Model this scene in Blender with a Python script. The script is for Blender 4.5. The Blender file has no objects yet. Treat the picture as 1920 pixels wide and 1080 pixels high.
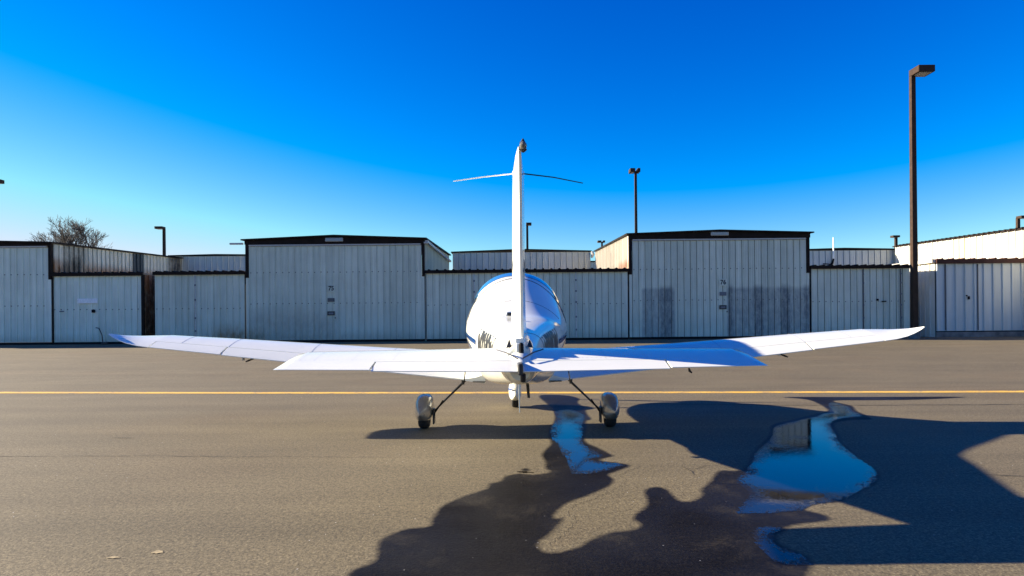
import bpy, bmesh, math, random
import numpy as np
from mathutils import Vector, noise, geometry, Matrix

R = math.radians
sc = bpy.context.scene
col = sc.collection
random.seed(7)

# ------------------------------------------------------------------ camera
cam_data = bpy.data.cameras.new('camera')
cam = bpy.data.objects.new('camera', cam_data)
col.objects.link(cam)
cam.location = (0, 0, 1.70)
cam.rotation_mode = 'QUATERNION'
cam.rotation_quaternion = (Matrix.Rotation(R(90), 3, 'X') @ Matrix.Rotation(R(-0.5), 3, 'Z')).to_quaternion()
cam_data.sensor_width = 36
cam_data.lens = 1237 / 1920 * 36
cam_data.shift_y = 48 / 1920
cam_data.clip_end = 5000
sc.camera = cam

# ------------------------------------------------------------------ sky, sun, exposure
SUN = Vector((-2.9, 0.66, 1.0)).normalized()          # towards the sun: from the left, a little beyond the hangars
world = bpy.data.worlds.new('World')
sc.world = world
world.use_nodes = True
wn = world.node_tree
wn.nodes.clear()
w_out = wn.nodes.new('ShaderNodeOutputWorld')
w_bg = wn.nodes.new('ShaderNodeBackground')
w_sky = wn.nodes.new('ShaderNodeTexSky')
w_sky.sky_type = 'NISHITA'
w_sky.sun_disc = False
w_sky.sun_elevation = math.asin(SUN.z)
w_sky.sun_rotation = math.atan2(SUN.x, SUN.y)
w_sky.altitude = 0
w_sky.air_density = 0.7
w_sky.dust_density = 0.0
w_sky.ozone_density = 1.0
w_bg.inputs['Strength'].default_value = 0.084
# the deep saturated blue of the photograph: one colour grade for the whole sky, the same in every direction
w_sep = wn.nodes.new('ShaderNodeSeparateColor')
w_comb = wn.nodes.new('ShaderNodeCombineColor')
wn.links.new(w_sky.outputs[0], w_sep.inputs[0])
for ch, (power, gain, offset, low, top) in enumerate(((1.0, .86, -1.55, .0, 2.6), (1.60, .240, 0.0, 0.0, 2.95), (1.0, .83, .19, 0.0, 3.55))):
    w_p = wn.nodes.new('ShaderNodeMath'); w_p.operation = 'POWER'; w_p.inputs[1].default_value = power
    w_g = wn.nodes.new('ShaderNodeMath'); w_g.operation = 'MULTIPLY_ADD'
    w_g.inputs[1].default_value = gain; w_g.inputs[2].default_value = offset
    w_lo = wn.nodes.new('ShaderNodeMath'); w_lo.operation = 'MAXIMUM'; w_lo.inputs[1].default_value = low
    w_hi = wn.nodes.new('ShaderNodeMath'); w_hi.operation = 'MINIMUM'; w_hi.inputs[1].default_value = top
    wn.links.new(w_sep.outputs[ch], w_p.inputs[0])
    wn.links.new(w_p.outputs[0], w_g.inputs[0])
    wn.links.new(w_g.outputs[0], w_lo.inputs[0])
    wn.links.new(w_lo.outputs[0], w_hi.inputs[0])
    wn.links.new(w_hi.outputs[0], w_comb.inputs[ch])
wn.links.new(w_comb.outputs[0], w_bg.inputs['Color'])
wn.links.new(w_bg.outputs[0], w_out.inputs['Surface'])

sun_data = bpy.data.lights.new('sun', 'SUN')
sun_data.energy = 5.0
sun_data.angle = R(0.53)
sun_data.color = (1.0, 0.87, 0.67)
sun = bpy.data.objects.new('sun', sun_data)
col.objects.link(sun)
sun.location = (-60, 14, 30)
sun.rotation_mode = 'QUATERNION'
sun.rotation_quaternion = (-SUN).to_track_quat('-Z', 'Y')

sc.view_settings.view_transform = 'Standard'
sc.view_settings.look = 'None'
sc.view_settings.gamma = 1.0
sc.view_settings.use_curve_mapping = False
sc.view_settings.exposure = 1.75

# ------------------------------------------------------------------ helpers
class MB:
    """Collects shapes in world coordinates; build() links them as one mesh object."""
    def __init__(s):
        s.v = []; s.f = []
    def add(s, v, f):
        n = len(s.v); s.v += [tuple(p) for p in v]; s.f += [tuple(i + n for i in q) for q in f]
        return s
    def box(s, a, b):
        (x0, y0, z0), (x1, y1, z1) = a, b
        return s.add([(x0,y0,z0),(x1,y0,z0),(x1,y1,z0),(x0,y1,z0),(x0,y0,z1),(x1,y0,z1),(x1,y1,z1),(x0,y1,z1)],
                     [(0,3,2,1),(4,5,6,7),(0,1,5,4),(1,2,6,5),(2,3,7,6),(3,0,4,7)])
    def loft(s, rings, cap=True, closed=True):
        n = len(rings[0]); v = [p for r in rings for p in r]; f = []
        for i in range(len(rings) - 1):
            for j in range(n if closed else n - 1):
                k = (j + 1) % n
                f.append((i*n+j, i*n+k, (i+1)*n+k, (i+1)*n+j))
        if cap:
            f.append(tuple(range(n))[::-1]); f.append(tuple((len(rings)-1)*n + j for j in range(n)))
        return s.add(v, f)
    def prism(s, poly, y0, y1):
        """polygon in (x, z) pushed from y0 to y1"""
        return s.loft([[(x, y0, z) for x, z in poly], [(x, y1, z) for x, z in poly]])
    def tube(s, pts, rad, n=8, squash=1.0):
        pts = [Vector(p) for p in pts]
        if not hasattr(rad, '__len__'): rad = [rad] * len(pts)
        rings = []
        for i, p in enumerate(pts):
            d = (pts[min(i+1, len(pts)-1)] - pts[max(i-1, 0)]).normalized()
            a = d.cross(Vector((0, 1, 0)) if abs(d.y) < .9 else Vector((0, 0, 1))).normalized()
            b = d.cross(a)
            rings.append([p + (a*math.cos(t)*squash + b*math.sin(t)) * rad[i] for t in [2*math.pi*k/n for k in range(n)]])
        return s.loft(rings)
    def ball(s, c, r, nu=14, nv=8):
        rx, ry, rz = r if hasattr(r, '__len__') else (r, r, r)
        rings = []
        for i in range(nv + 1):
            ph = math.pi * i / nv
            q = max(math.sin(ph), 0.02)
            rings.append([(c[0]+rx*q*math.cos(2*math.pi*k/nu), c[1]+ry*q*math.sin(2*math.pi*k/nu), c[2]+rz*math.cos(ph)) for k in range(nu)])
        return s.loft(rings)
    def build(s, name, mat, parent=None, smooth=None, bevel=0):
        me = bpy.data.meshes.new(name)
        me.from_pydata(s.v, [], s.f)
        bm = bmesh.new(); bm.from_mesh(me)
        if bevel:
            bmesh.ops.bevel(bm, geom=list(bm.edges), offset=bevel, segments=1, affect='EDGES')
        bmesh.ops.recalc_face_normals(bm, faces=bm.faces)
        bm.to_mesh(me); bm.free()
        if smooth is not None:
            me.polygons.foreach_set('use_smooth', [True] * len(me.polygons))
            me.set_sharp_from_angle(angle=R(smooth))
        me.materials.append(mat)
        return link(name, me, parent)

def link(name, data, parent=None):
    o = bpy.data.objects.new(name, data)
    col.objects.link(o)
    if parent is not None:
        o.parent = parent
        if parent.type == 'EMPTY':
            o.location = -parent.location          # meshes hold scene coordinates, the Empty stands at the thing's base
    return o

def thing(name, loc, label, cat, group=None):
    o = bpy.data.objects.new(name, None)
    o.empty_display_size = .3
    col.objects.link(o)
    o.location = loc
    return tag(o, label, cat, group)

def tag(o, label=None, cat=None, group=None, kind=None):
    if label: o['label'] = label
    if cat: o['category'] = cat
    if group: o['group'] = group
    if kind: o['kind'] = kind
    return o

# ------------------------------------------------------------------ materials
class NT:
    def __init__(s, name):
        s.m = bpy.data.materials.new(name); s.m.use_nodes = True
        s.t = s.m.node_tree; s.b = s.t.nodes['Principled BSDF']
    def n(s, typ, **kw):
        o = s.t.nodes.new('ShaderNode' + typ)
        for k, v in kw.items(): setattr(o, k, v)
        return o
    def put(s, sock, v):
        if hasattr(v, 'is_output') or isinstance(v, bpy.types.NodeSocket): s.t.links.new(v, sock)
        else: sock.default_value = v
    def math(s, op, a, b=None, clamp=False):
        o = s.n('Math', operation=op, use_clamp=clamp); s.put(o.inputs[0], a)
        if b is not None: s.put(o.inputs[1], b)
        return o.outputs[0]
    def noise(s, vec, scale, detail=3, rough=.55):
        o = s.n('TexNoise'); s.put(o.inputs['Vector'], vec); o.inputs['Scale'].default_value = scale
        o.inputs['Detail'].default_value = detail; o.inputs['Roughness'].default_value = rough
        return o.outputs['Fac']
    def ramp(s, fac, *stops):
        o = s.n('ValToRGB'); s.put(o.inputs[0], fac); e = o.color_ramp.elements
        while len(e) < len(stops): e.new(.5)
        for el, (p, c) in zip(e, stops):
            el.position = p; el.color = (c, c, c, 1) if not hasattr(c, '__len__') else (*c, 1)
        return o.outputs[0]
    def mix(s, fac, a, b, mode='MIX'):
        o = s.n('Mix', data_type='RGBA', blend_type=mode); s.put(o.inputs[0], fac)
        for i, c in ((6, a), (7, b)):
            if isinstance(c, bpy.types.NodeSocket): s.t.links.new(c, o.inputs[i])
            else: o.inputs[i].default_value = (*c, 1) if hasattr(c, '__len__') else (c, c, c, 1)
        return o.outputs[2]
    def pos(s): return s.n('NewGeometry').outputs['Position']
    def scaled(s, vec, sx, sy, sz):
        o = s.n('VectorMath', operation='MULTIPLY'); s.put(o.inputs[0], vec); o.inputs[1].default_value = (sx, sy, sz)
        return o.outputs[0]
    def bump(s, h, strength, dist):
        o = s.n('Bump'); o.inputs['Strength'].default_value = strength; o.inputs['Distance'].default_value = dist
        s.put(o.inputs['Height'], h); s.t.links.new(o.outputs[0], s.b.inputs['Normal'])
    def set(s, **kw):
        for k, v in kw.items():
            k = {'color': 'Base Color', 'rough': 'Roughness', 'metal': 'Metallic', 'coat': 'Coat Weight', 'coatr': 'Coat Roughness', 'spec': 'Specular IOR Level', 'ior': 'IOR', 'alpha': 'Alpha', 'trans': 'Transmission Weight'}[k]
            if k == 'Base Color' and not isinstance(v, bpy.types.NodeSocket): v = (*v, 1)
            s.put(s.b.inputs[k], v)
        return s

def plain(name, c, rough=.5, metal=0, var=.12, scale=9, **kw):
    """a paint or metal with faint mottling, so that no surface is quite even"""
    t = NT(name); p = t.pos()
    k = t.noise(p, scale, 4)
    lo = tuple(x * (1 - var) for x in c); hi = tuple(min(1, x * (1 + var)) for x in c)
    t.set(color=t.ramp(k, (.3, lo), (.7, hi)), metal=metal, **kw)
    t.set(rough=t.math('ADD', t.math('MULTIPLY', t.noise(p, scale * 2.3, 3), .18), rough - .09))
    return t.m

def asphalt_nodes(t, lo, hi, wet=False):
    p = t.pos()
    agg = t.noise(p, 52, 3, .75)                         # the stones
    agg2 = t.noise(p, 21, 3, .7)
    big = t.noise(t.scaled(p, .55, 1.1, 1), .8, 5, .6)   # patches and traffic wear
    lanes = t.noise(t.scaled(p, .10, 1.6, 1), 1.0, 4, .6)  # bands left by the paver, running along the row
    c = t.ramp(agg, (.33, lo), (.52, tuple((a+b)/2 for a, b in zip(lo, hi))), (.68, hi))
    c = t.mix(.75, c, t.ramp(big, (.3, .78), (.7, 1.12)), 'MULTIPLY')
    c = t.mix(.7, c, t.ramp(lanes, (.35, .84), (.65, 1.08)), 'MULTIPLY')
    c = t.mix(.8, c, t.ramp(agg2, (.34, .58), (.62, 1.14)), 'MULTIPLY')
    v = t.n('TexVoronoi'); t.put(v.inputs['Vector'], p); v.inputs['Scale'].default_value = 11
    sep = t.n('SeparateColor'); t.t.links.new(v.outputs['Color'], sep.inputs[0])
    spot = t.math('MULTIPLY', t.math('LESS_THAN', v.outputs['Distance'], .055), t.math('GREATER_THAN', sep.outputs[0], .80))
    c = t.mix(spot, c, (.62, .60, .56) if not wet else (.25, .25, .25))      # pale chips in the surface
    h = t.math('ADD', t.math('MULTIPLY', agg, .6), t.math('MULTIPLY', agg2, .6))
    return c, h, p
DRY = (.066, .052, .029), (.262, .214, .124)
DAMP = (.004, .0032, .0022), (.019, .0155, .011)
t = NT('asphalt')
c, h, p = asphalt_nodes(t, *DRY)
tint = t.noise(p, .33, 2)
c = t.mix(t.ramp(tint, (.5, 0), (.75, .35)), c, t.mix(1, c, (1.08, .93, .85), 'MULTIPLY'))
t.set(color=c, rough=.80, spec=.35); t.bump(h, .55, .010); M_ASPHALT = t.m

def attr(t, name):
    o = t.n('Attribute'); o.attribute_name = name; o.attribute_type = 'GEOMETRY'
    return o.outputs['Fac']
t = NT('wet_asphalt')                       # the stored distance to the rim lets the stain dry out over a few ragged centimetres
c0, h, p = asphalt_nodes(t, *DRY)
c1, h1, p1 = asphalt_nodes(t, *DAMP, True)
e = t.math('ADD', attr(t, 'inside'), t.math('MULTIPLY', t.math('SUBTRACT', t.noise(p, 26, 4, .75), .5), .08))
k = t.ramp(t.math('MULTIPLY', e, 11.0), (.0, 0), (.6, 1))
drying = t.ramp(t.noise(t.scaled(p, 1, .8, 1), 1.4, 5, .65), (.54, 0), (.76, .20))       # patches already drying
k = t.math('MULTIPLY', k, t.math('SUBTRACT', 1.0, drying))
t.set(color=t.mix(k, c0, c1), rough=t.math('SUBTRACT', .80, t.math('MULTIPLY', k, t.ramp(t.noise(p, 1.1, 3), (.35, .34), (.7, .16)))), spec=t.math('SUBTRACT', .35, t.math('MULTIPLY', k, t.ramp(t.noise(p, .55, 3), (.40, .31), (.62, .12)))))
t.bump(h, .55, .010); M_WET = t.m

t = NT('standing_water')
c1, h, p = asphalt_nodes(t, *DAMP, True)
d = attr(t, 'inside')
stones = t.noise(t.scaled(p, 1, .55, 1), 34, 4, .75)
pools = t.noise(t.scaled(p, 1, .7, 1), 1.9, 5, .65)
e = t.math('ADD', t.math('MULTIPLY', t.math('MINIMUM', d, .22), 4.2), t.math('ADD', t.math('MULTIPLY', t.math('SUBTRACT', stones, .5), 2.8), t.math('MULTIPLY', t.math('SUBTRACT', pools, .40), 2.4)))
k = t.ramp(t.math('ADD', e, -.14), (.12, 0), (.36, .93), (.75, 1))           # 1 = open water, 0 = stones standing out of the film
rip = t.noise(t.scaled(p, 1, .6, 1), 20, 4, .6)
t.set(color=t.mix(k, c1, (.010, .009, .008)), rough=t.math('SUBTRACT', .50, t.math('MULTIPLY', k, .46)), ior=1.33, spec=.5)
hh = t.math('ADD', t.math('MULTIPLY', t.math('MULTIPLY', h, t.math('SUBTRACT', 1.0, k)), 1.0), t.math('MULTIPLY', rip, .13))
t.bump(hh, .35, .006); M_WATER = t.m

t = NT('yellow_line_paint')
p = t.pos(); k = t.ramp(t.math('ADD', t.math('MULTIPLY', t.noise(p, 30, 4, .75), .6), t.math('MULTIPLY', t.noise(p, 2.2, 4, .7), .4)), (.40, 0), (.50, 1))
t.set(color=t.mix(k, (.21, .16, .11), t.ramp(t.noise(p, 4, 3), (.3, (.66, .37, .04)), (.7, (.78, .47, .06)))), rough=.8); M_LINE = t.m

def metal_wall(name, lo, hi, stains=(), dirt=.38, rough=.42, rust_foot=None):
    """painted sheet steel; stains: (x0, x1, z0, z1, colour, strength, axis) in scene metres, with ragged edges"""
    t = NT(name); p = t.pos()
    sep = t.n('SeparateXYZ'); t.t.links.new(p, sep.inputs[0])
    rnd = t.n('ObjectInfo').outputs['Random']
    c = t.mix(rnd, lo, hi)
    streak = t.noise(t.scaled(p, 7, 7, .35), 1.0, 4, .6)
    c = t.mix(dirt, c, t.ramp(streak, (.3, (.62, .60, .56)), (.62, (1.06, 1.06, 1.06))), 'MULTIPLY')
    c = t.mix(dirt, c, t.ramp(t.noise(p, 1.3, 4), (.3, .8), (.65, 1.05)), 'MULTIPLY')
    wob = t.math('MULTIPLY', t.math('SUBTRACT', t.noise(t.scaled(p, 5, 5, 1.6), 1.0, 4, .65), .5), 1.0)
    for x0, x1, z0, z1, colr, st, ax, sx, sz in stains:
        a = sep.outputs[ax]; z = sep.outputs[2]
        def sm(v, e0, e1):
            o = t.n('MapRange', interpolation_type='SMOOTHSTEP'); t.put(o.inputs[0], v); o.inputs[1].default_value = e0; o.inputs[2].default_value = e1
            return o.outputs[0]
        zz = t.math('ADD', z, t.math('MULTIPLY', wob, sz * .5)); aa = t.math('ADD', a, t.math('MULTIPLY', wob, sx * 1.5))
        m = t.math('MULTIPLY', t.math('MULTIPLY', sm(aa, x0 - sx, x0 + sx), sm(aa, x1 + sx, x1 - sx)), t.math('MULTIPLY', sm(zz, z0 - sz, z0 + sz), sm(zz, z1 + sz, z1 - sz)))
        m = t.math('MULTIPLY', m, t.math('MULTIPLY', t.ramp(t.noise(t.scaled(p, 2.5, 2.5, 1.1), 2.0, 5, .7), (.32, .45), (.62, 1.15)), st), True)
        c = t.mix(m, c, colr)
    t.set(color=c, rough=t.math('ADD', rough - .1, t.math('MULTIPLY', streak, .25)), spec=.4)
    t.bump(t.noise(t.scaled(p, 1.2, 1.2, .5), 2.0, 3), .25, .02)
    return t.m
RUST = (.36, .14, .040); SOOT = (.03, .026, .022); OCHRE = (.24, .155, .05); SLATE = (.10, .135, .175)
LO, HI = (.60, .64, .52), (.72, .75, .61)
FOOT = (-80, 80, -.5, .62, (.34, .29, .19), .40, 0, .5, .30)
M_WALL = metal_wall('painted_steel', LO, HI, [FOOT])
M_WALLF = metal_wall('painted_steel_left', (.70, .76, .63), (.82, .87, .72), [FOOT])
M_WALL75 = metal_wall('painted_steel_75', LO, HI, [FOOT, (-14.5, -9.6, -.5, 1.9, (.30, .27, .21), .42, 0, .8, .7), (-14.6, -13.6, -.5, .9, OCHRE, .5, 0, .4, .4)])
M_WALL76 = metal_wall('painted_steel_76', LO, HI, [
    (7.1, 8.9, -.5, 3.0, SLATE, .50, 0, .06, .12), (8.1, 8.75, -.5, 3.1, (.05, .075, .10), .50, 0, .10, .2),
    (11.75, 16.3, -.5, 3.0, SLATE, .50, 0, .06, .14), (11.8, 12.05, -.5, 3.1, (.05, .075, .10), .5, 0, .1, .2),
    (13.2, 13.7, -.5, 3.1, (.05, .075, .10), .55, 0, .12, .2), (14.7, 15.2, -.5, 3.1, (.05, .075, .10), .55, 0, .12, .2), (15.9, 16.3, -.5, 3.1, (.05, .075, .10), .5, 0, .1, .2)])
M_WALLB = metal_wall('painted_steel_low', LO, HI, [FOOT, (-16.4, -14.3, -.5, 1.0, OCHRE, .75, 0, .6, .6), (-15.9, -14.9, -.5, .7, RUST, .35, 0, .5, .5)])
M_WALLA = metal_wall('painted_steel_rusty', (.80, .74, .56), (.88, .82, .64), [  # beige base holds painted warm bounce light; rust and soot lie over it
    (34, 52, 0, 4.75, RUST, .95, 1, .5, .38), (34, 52, 0, 4.35, (.10, .04, .02), .9, 1, .5, .16), (36.9, 38.9, 3, 6.3, (.20, .17, .115), .75, 1, .25, .5), (37.7, 38.5, 3, 5.0, SOOT, .95, 1, .10, .35),
    (36.9, 37.4, 3, 4.8, SOOT, .8, 1, .12, .3), (35.8, 36.6, 3, 4.9, RUST, .6, 1, .3, .3), (48.2, 51, 3, 6.6, (.16, .12, .08), .8, 1, .35, .5), (49.0, 51, 3, 6.6, SOOT, .7, 1, .4, .6)], dirt=.5)
M_DARKP = plain('dark_panel', (.05, .062, .062), .5)
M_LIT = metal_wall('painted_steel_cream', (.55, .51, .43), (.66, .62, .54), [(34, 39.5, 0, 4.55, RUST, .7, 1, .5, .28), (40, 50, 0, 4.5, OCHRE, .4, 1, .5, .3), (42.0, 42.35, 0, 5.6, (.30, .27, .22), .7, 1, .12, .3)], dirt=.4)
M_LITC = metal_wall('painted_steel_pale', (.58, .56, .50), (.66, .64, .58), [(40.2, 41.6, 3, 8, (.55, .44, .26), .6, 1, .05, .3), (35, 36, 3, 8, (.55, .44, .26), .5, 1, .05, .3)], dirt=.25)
M_WALLC = metal_wall('painted_steel_c', (.50, .55, .53), (.56, .61, .59), dirt=.22)
M_BROWN = plain('dark_brown_trim', (.016, .010, .008), .55, spec=.10, var=.4, scale=3)
M_BROWN2 = plain('maroon_trim', (.060, .025, .020), .45, spec=.10, var=.3, scale=3)
M_ROOF = plain('roof_sheet', (.12, .11, .10), .5, var=.2, scale=2)
M_BLACK = plain('shadow_gap_rubber', (.012, .012, .013), .7, spec=.10)
M_CONC = plain('stained_concrete', (.16, .16, .155), .9, var=.45, scale=2.4)
M_GUTTER = plain('pale_gutter', (.45, .44, .42), .4)
M_SCREW = plain('screw_heads', (.10, .10, .10), .5)
M_HINGE = plain('galvanised_hinge', (.50, .50, .50), .4, metal=.4)
M_POLE = plain('bronze_pole_paint', (.045, .028, .019), .55, spec=.10, var=.2, scale=5)
M_LENS = plain('lamp_lens', (.30, .32, .33), .15)
M_BARK = plain('winter_bark', (.060, .052, .046), .9, var=.3, scale=6)
M_SIGN = plain('blank_sign_paint', (.86, .87, .84), .5)
M_TEXT = plain('black_vinyl', (.012, .012, .013), .4)
M_GREYV = plain('grey_vinyl', (.14, .15, .17), .5)
t = NT('gloss_white_paint'); p = t.pos()
t.set(color=t.ramp(t.noise(p, 3, 4), (.3, (.79, .795, .70)), (.7, (.83, .83, .735))), rough=.09, spec=.5); M_WHITE = t.m
M_BLUE = plain('blue_stripe_paint', (.012, .085, .32), .25, coat=1.0, coatr=.03)
M_SKYBLUE = plain('roof_reflection_blue', (.07, .24, .50), .2, coat=1.0, coatr=.03)  # mirrored sky on the canopy, put into the colour
M_SEAM = plain('panel_gap', (.045, .043, .042), .7)
M_TYRE = plain('tyre_rubber', (.018, .018, .019), .8)
M_STRUT = plain('shaded_leg_paint', (.035, .034, .033), .4)  # dark fittings; on the white gear legs, wing shade put into the colour
M_STEEL = plain('bright_steel', (.48, .47, .45), .25, metal=1)
M_DARKM = plain('dark_metal', (.04, .04, .042), .4, metal=.5)
M_RIVET = plain('rivet_shadow', (.20, .20, .21), .5)
M_PANT = plain('shaded_gloss_paint', (.16, .165, .17), .3, var=.05, coat=1.0, coatr=.03)  # white main wheel pants greyed: underwing shade put into the colour
t = NT('tinted_acrylic'); t.set(color=(.02, .025, .03), rough=.03, coat=1.0, coatr=.02); M_GLASS = t.m
t = NT('beacon_glass'); t.set(color=(.75, .72, .6), rough=.04, trans=.85, ior=1.45); M_BEACON = t.m

# ------------------------------------------------------------------ ground, line, water
def gz(y):
    u = min(max((y - 16) / 20, 0), 1)
    return .23 * u * u * (3 - 2 * u)

xs = [-900, -300, -120, -60, -30, -15, 0, 15, 30, 60, 120, 300, 900]
ys = [-300, -100, -30, 0, 8, 16] + [16 + k for k in range(1, 21)] + [45, 60, 100, 200, 500, 1500]
g = MB()
g.add([(x, y, gz(y)) for y in ys for x in xs],
      [(j*len(xs)+i, j*len(xs)+i+1, (j+1)*len(xs)+i+1, (j+1)*len(xs)+i) for j in range(len(ys)-1) for i in range(len(xs)-1)])
tag(g.build('apron_ground', M_ASPHALT, smooth=40), 'worn grey brown asphalt apron between the aircraft and the hangars', 'ground', kind='structure')

def line_y(x):
    return 14.16 - .0605 * x + (x * x) * .0012 * (.5 if x > 0 else 1)
lx = [-60 + k * 2 for k in range(61)]
g = MB()
def clampx(x): return max(-14, min(14, x))
ly = [line_y(clampx(x)) - .04 * (x - clampx(x)) for x in lx]
g.add([(x, y - .145, .004) for x, y in zip(lx, ly)] + [(x, y + .145, .004) for x, y in zip(lx, ly)],
      [(k, k + 1, k + 1 + len(lx), k + len(lx)) for k in range(len(lx) - 1)])
tag(g.build('taxiway_line', M_LINE), 'thin yellow painted taxi line running across the apron', 'line marking', kind='structure')

def sheet(name, pts, z, mat, cell, rim):
    """flat patch on the ground as a fine net that stores its distance inside the outline"""
    P = np.array(pts); n = len(P); fine = []
    for i in range(n):                                    # smooth the outline
        p0, p1, p2, p3 = P[i-1], P[i], P[(i+1) % n], P[(i+2) % n]
        for u in (0, .25, .5, .75):
            fine.append(.5 * (2*p1 + (p2-p0)*u + (2*p0-5*p1+4*p2-p3)*u*u + (3*p1-p0-3*p2+p3)*u**3))
    A = np.array(fine); B = np.roll(A, -1, axis=0)
    lo = A.min(0) - rim - cell; hi = A.max(0) + rim + cell
    nx, ny = (np.ceil((hi - lo) / cell)).astype(int) + 1
    X, Y = np.meshgrid(lo[0] + np.arange(nx) * cell, lo[1] + np.arange(ny) * cell)
    Q = np.stack([X.ravel(), Y.ravel()], 1)
    dist = np.full(len(Q), 1e9); ins = np.zeros(len(Q), bool)
    for a_, b_ in zip(A, B):
        ab = b_ - a_; L = max(float(ab @ ab), 1e-12)
        t_ = np.clip(((Q - a_) @ ab) / L, 0, 1)
        dist = np.minimum(dist, np.hypot(*(Q - a_ - t_[:, None] * ab).T))
        if abs(ab[1]) > 1e-12:
            cond = ((a_[1] > Q[:, 1]) != (b_[1] > Q[:, 1])) & (Q[:, 0] < ab[0] * (Q[:, 1] - a_[1]) / ab[1] + a_[0])
            ins ^= cond
    sd = np.where(ins, dist, -dist)
    keep = (sd > -rim).reshape(ny, nx)
    idx = -np.ones(ny * nx, int); V = []; F = []; S = []
    def vi(j, i):
        k = j * nx + i
        if idx[k] < 0:
            idx[k] = len(V); V.append((Q[k, 0], Q[k, 1], z)); S.append(sd[k])
        return int(idx[k])
    for j in range(ny - 1):
        for i in range(nx - 1):
            if keep[j, i] and keep[j, i+1] and keep[j+1, i] and keep[j+1, i+1]:
                F.append((vi(j, i), vi(j, i+1), vi(j+1, i+1), vi(j+1, i)))
    me = bpy.data.meshes.new(name); me.from_pydata(V, [], F)
    at = me.attributes.new('inside', 'FLOAT', 'POINT'); at.data.foreach_set('value', S)
    me.materials.append(mat)
    return link(name, me)

WET = [(0.539, 13.706), (0.594, 12.553), (0.689, 11.772), (0.665, 10.915), (0.608, 10.276), (0.524, 9.8), (0.471, 9.241), (0.465, 8.598), (0.386, 8.262), (0.318, 7.922), (0.339, 7.551), (0.325, 7.239), (0.362, 7.067), (0.211, 6.979), (0.07, 7.03), (-0.099, 6.921), (-0.156, 6.702), (-0.261, 6.622), (-0.285, 6.42), (-0.419, 6.253), (-0.554, 6.06), (-0.665, 5.829), (-0.688, 5.627), (-0.705, 5.439), (-0.701, 5.302), (-0.864, 5.254), (-0.992, 5.081), (-1.04, 4.916), (-0.987, 4.575), (-1.088, 4.424), (-1.116, 4.255), (-1.079, 3.762), (1.546, 3.712), (1.819, 4.109), (1.93, 4.266), (2.029, 4.427), (2.053, 4.583), (2.006, 4.698), (1.972, 4.818), (2.01, 4.979), (2.105, 5.061), (2.168, 5.173), (2.318, 5.247), (2.49, 5.296), (2.611, 5.361), (2.608, 5.518), (2.523, 5.656), (2.694, 5.776), (2.865, 5.82), (3.007, 5.915), (3.298, 6.189), (3.552, 6.431), (3.742, 6.696), (3.862, 6.94), (3.947, 7.229), (4.013, 7.572), (4.129, 8.009), (4.259, 8.499), (4.492, 9.05), (4.706, 9.589), (4.924, 9.998), (5.278, 10.229), (5.61, 10.263), (5.755, 10.684), (5.842, 11.146), (6.078, 11.776), (6.071, 12.422), (6.829, 12.449), (7.647, 12.471), (8.473, 12.65), (8.851, 12.826), (8.356, 12.943), (6.719, 13.015), (5.595, 13.092), (5.294, 13.03), (5.605, 12.685), (5.588, 12.158), (5.426, 11.485), (5.29, 11.179), (4.87, 10.791), (4.345, 10.331), (3.844, 9.863), (3.515, 9.096), (2.871, 7.969), (2.651, 7.461), (2.42, 7.088), (2.222, 7.095), (2.086, 6.911), (1.964, 6.651), (1.767, 6.314), (1.735, 6.166), (1.632, 5.992), (1.518, 5.961), (1.498, 6.323), (1.418, 6.443), (1.296, 6.407), (1.214, 6.257), (1.182, 5.972), (1.121, 5.76), (0.997, 5.564), (0.96, 5.407), (0.991, 5.297), (0.915, 5.181), (0.731, 5.122), (0.554, 4.957), (0.452, 4.812), (0.329, 4.728), (0.244, 4.709), (0.206, 4.796), (0.22, 4.919), (0.315, 5.096), (0.432, 5.422), (0.426, 5.507), (0.358, 5.495), (0.407, 5.671), (0.52, 5.908), (0.73, 6.144), (0.961, 6.458), (1.051, 6.725), (1.023, 6.904), (1.139, 7.063), (1.319, 7.303), (1.24, 7.462), (1.031, 7.606), (1.208, 7.798), (1.193, 7.947), (1.09, 8.331), (0.992, 8.645), (1.007, 9.095), (1.133, 9.861), (1.181, 10.347), (1.282, 10.55), (1.279, 11.112), (1.309, 11.868), (1.26, 12.51), (1.344, 13.134), (1.09, 13.667)]
PUDDLE_A = [(0.694, 11.388), (0.673, 10.637), (0.585, 10.031), (0.522, 9.62), (0.492, 8.964), (0.555, 8.594), (0.566, 8.158), (0.591, 7.651), (0.589, 7.18), (0.614, 6.941), (0.888, 6.977), (1.188, 7.257), (1.277, 7.33), (1.136, 7.493), (0.911, 7.639), (1.07, 7.803), (1.034, 8.107), (0.934, 8.507), (0.961, 8.942), (1.04, 9.594), (1.074, 10.054), (1.2, 10.885), (1.1, 11.489), (0.925, 11.627)]
PUDDLE_B = [(5.745, 12.076), (5.363, 11.236), (4.83, 10.625), (4.314, 10.179), (3.837, 9.724), (3.498, 8.979), (2.875, 7.908), (2.65, 7.408), (2.435, 7.015), (2.212, 6.621), (2.18, 6.17), (1.936, 5.72), (1.862, 5.554), (2.126, 5.517), (2.48, 5.611), (2.64, 5.762), (2.871, 5.853), (3.033, 5.966), (3.317, 6.226), (3.558, 6.471), (3.733, 6.718), (3.84, 6.941), (3.925, 7.23), (3.989, 7.573), (4.104, 8.01), (4.232, 8.501), (4.449, 9.052), (4.696, 9.68), (4.947, 10.146), (5.301, 10.437), (5.631, 10.581), (5.759, 11.09), (5.956, 11.649), (5.965, 12.206)]
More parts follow.
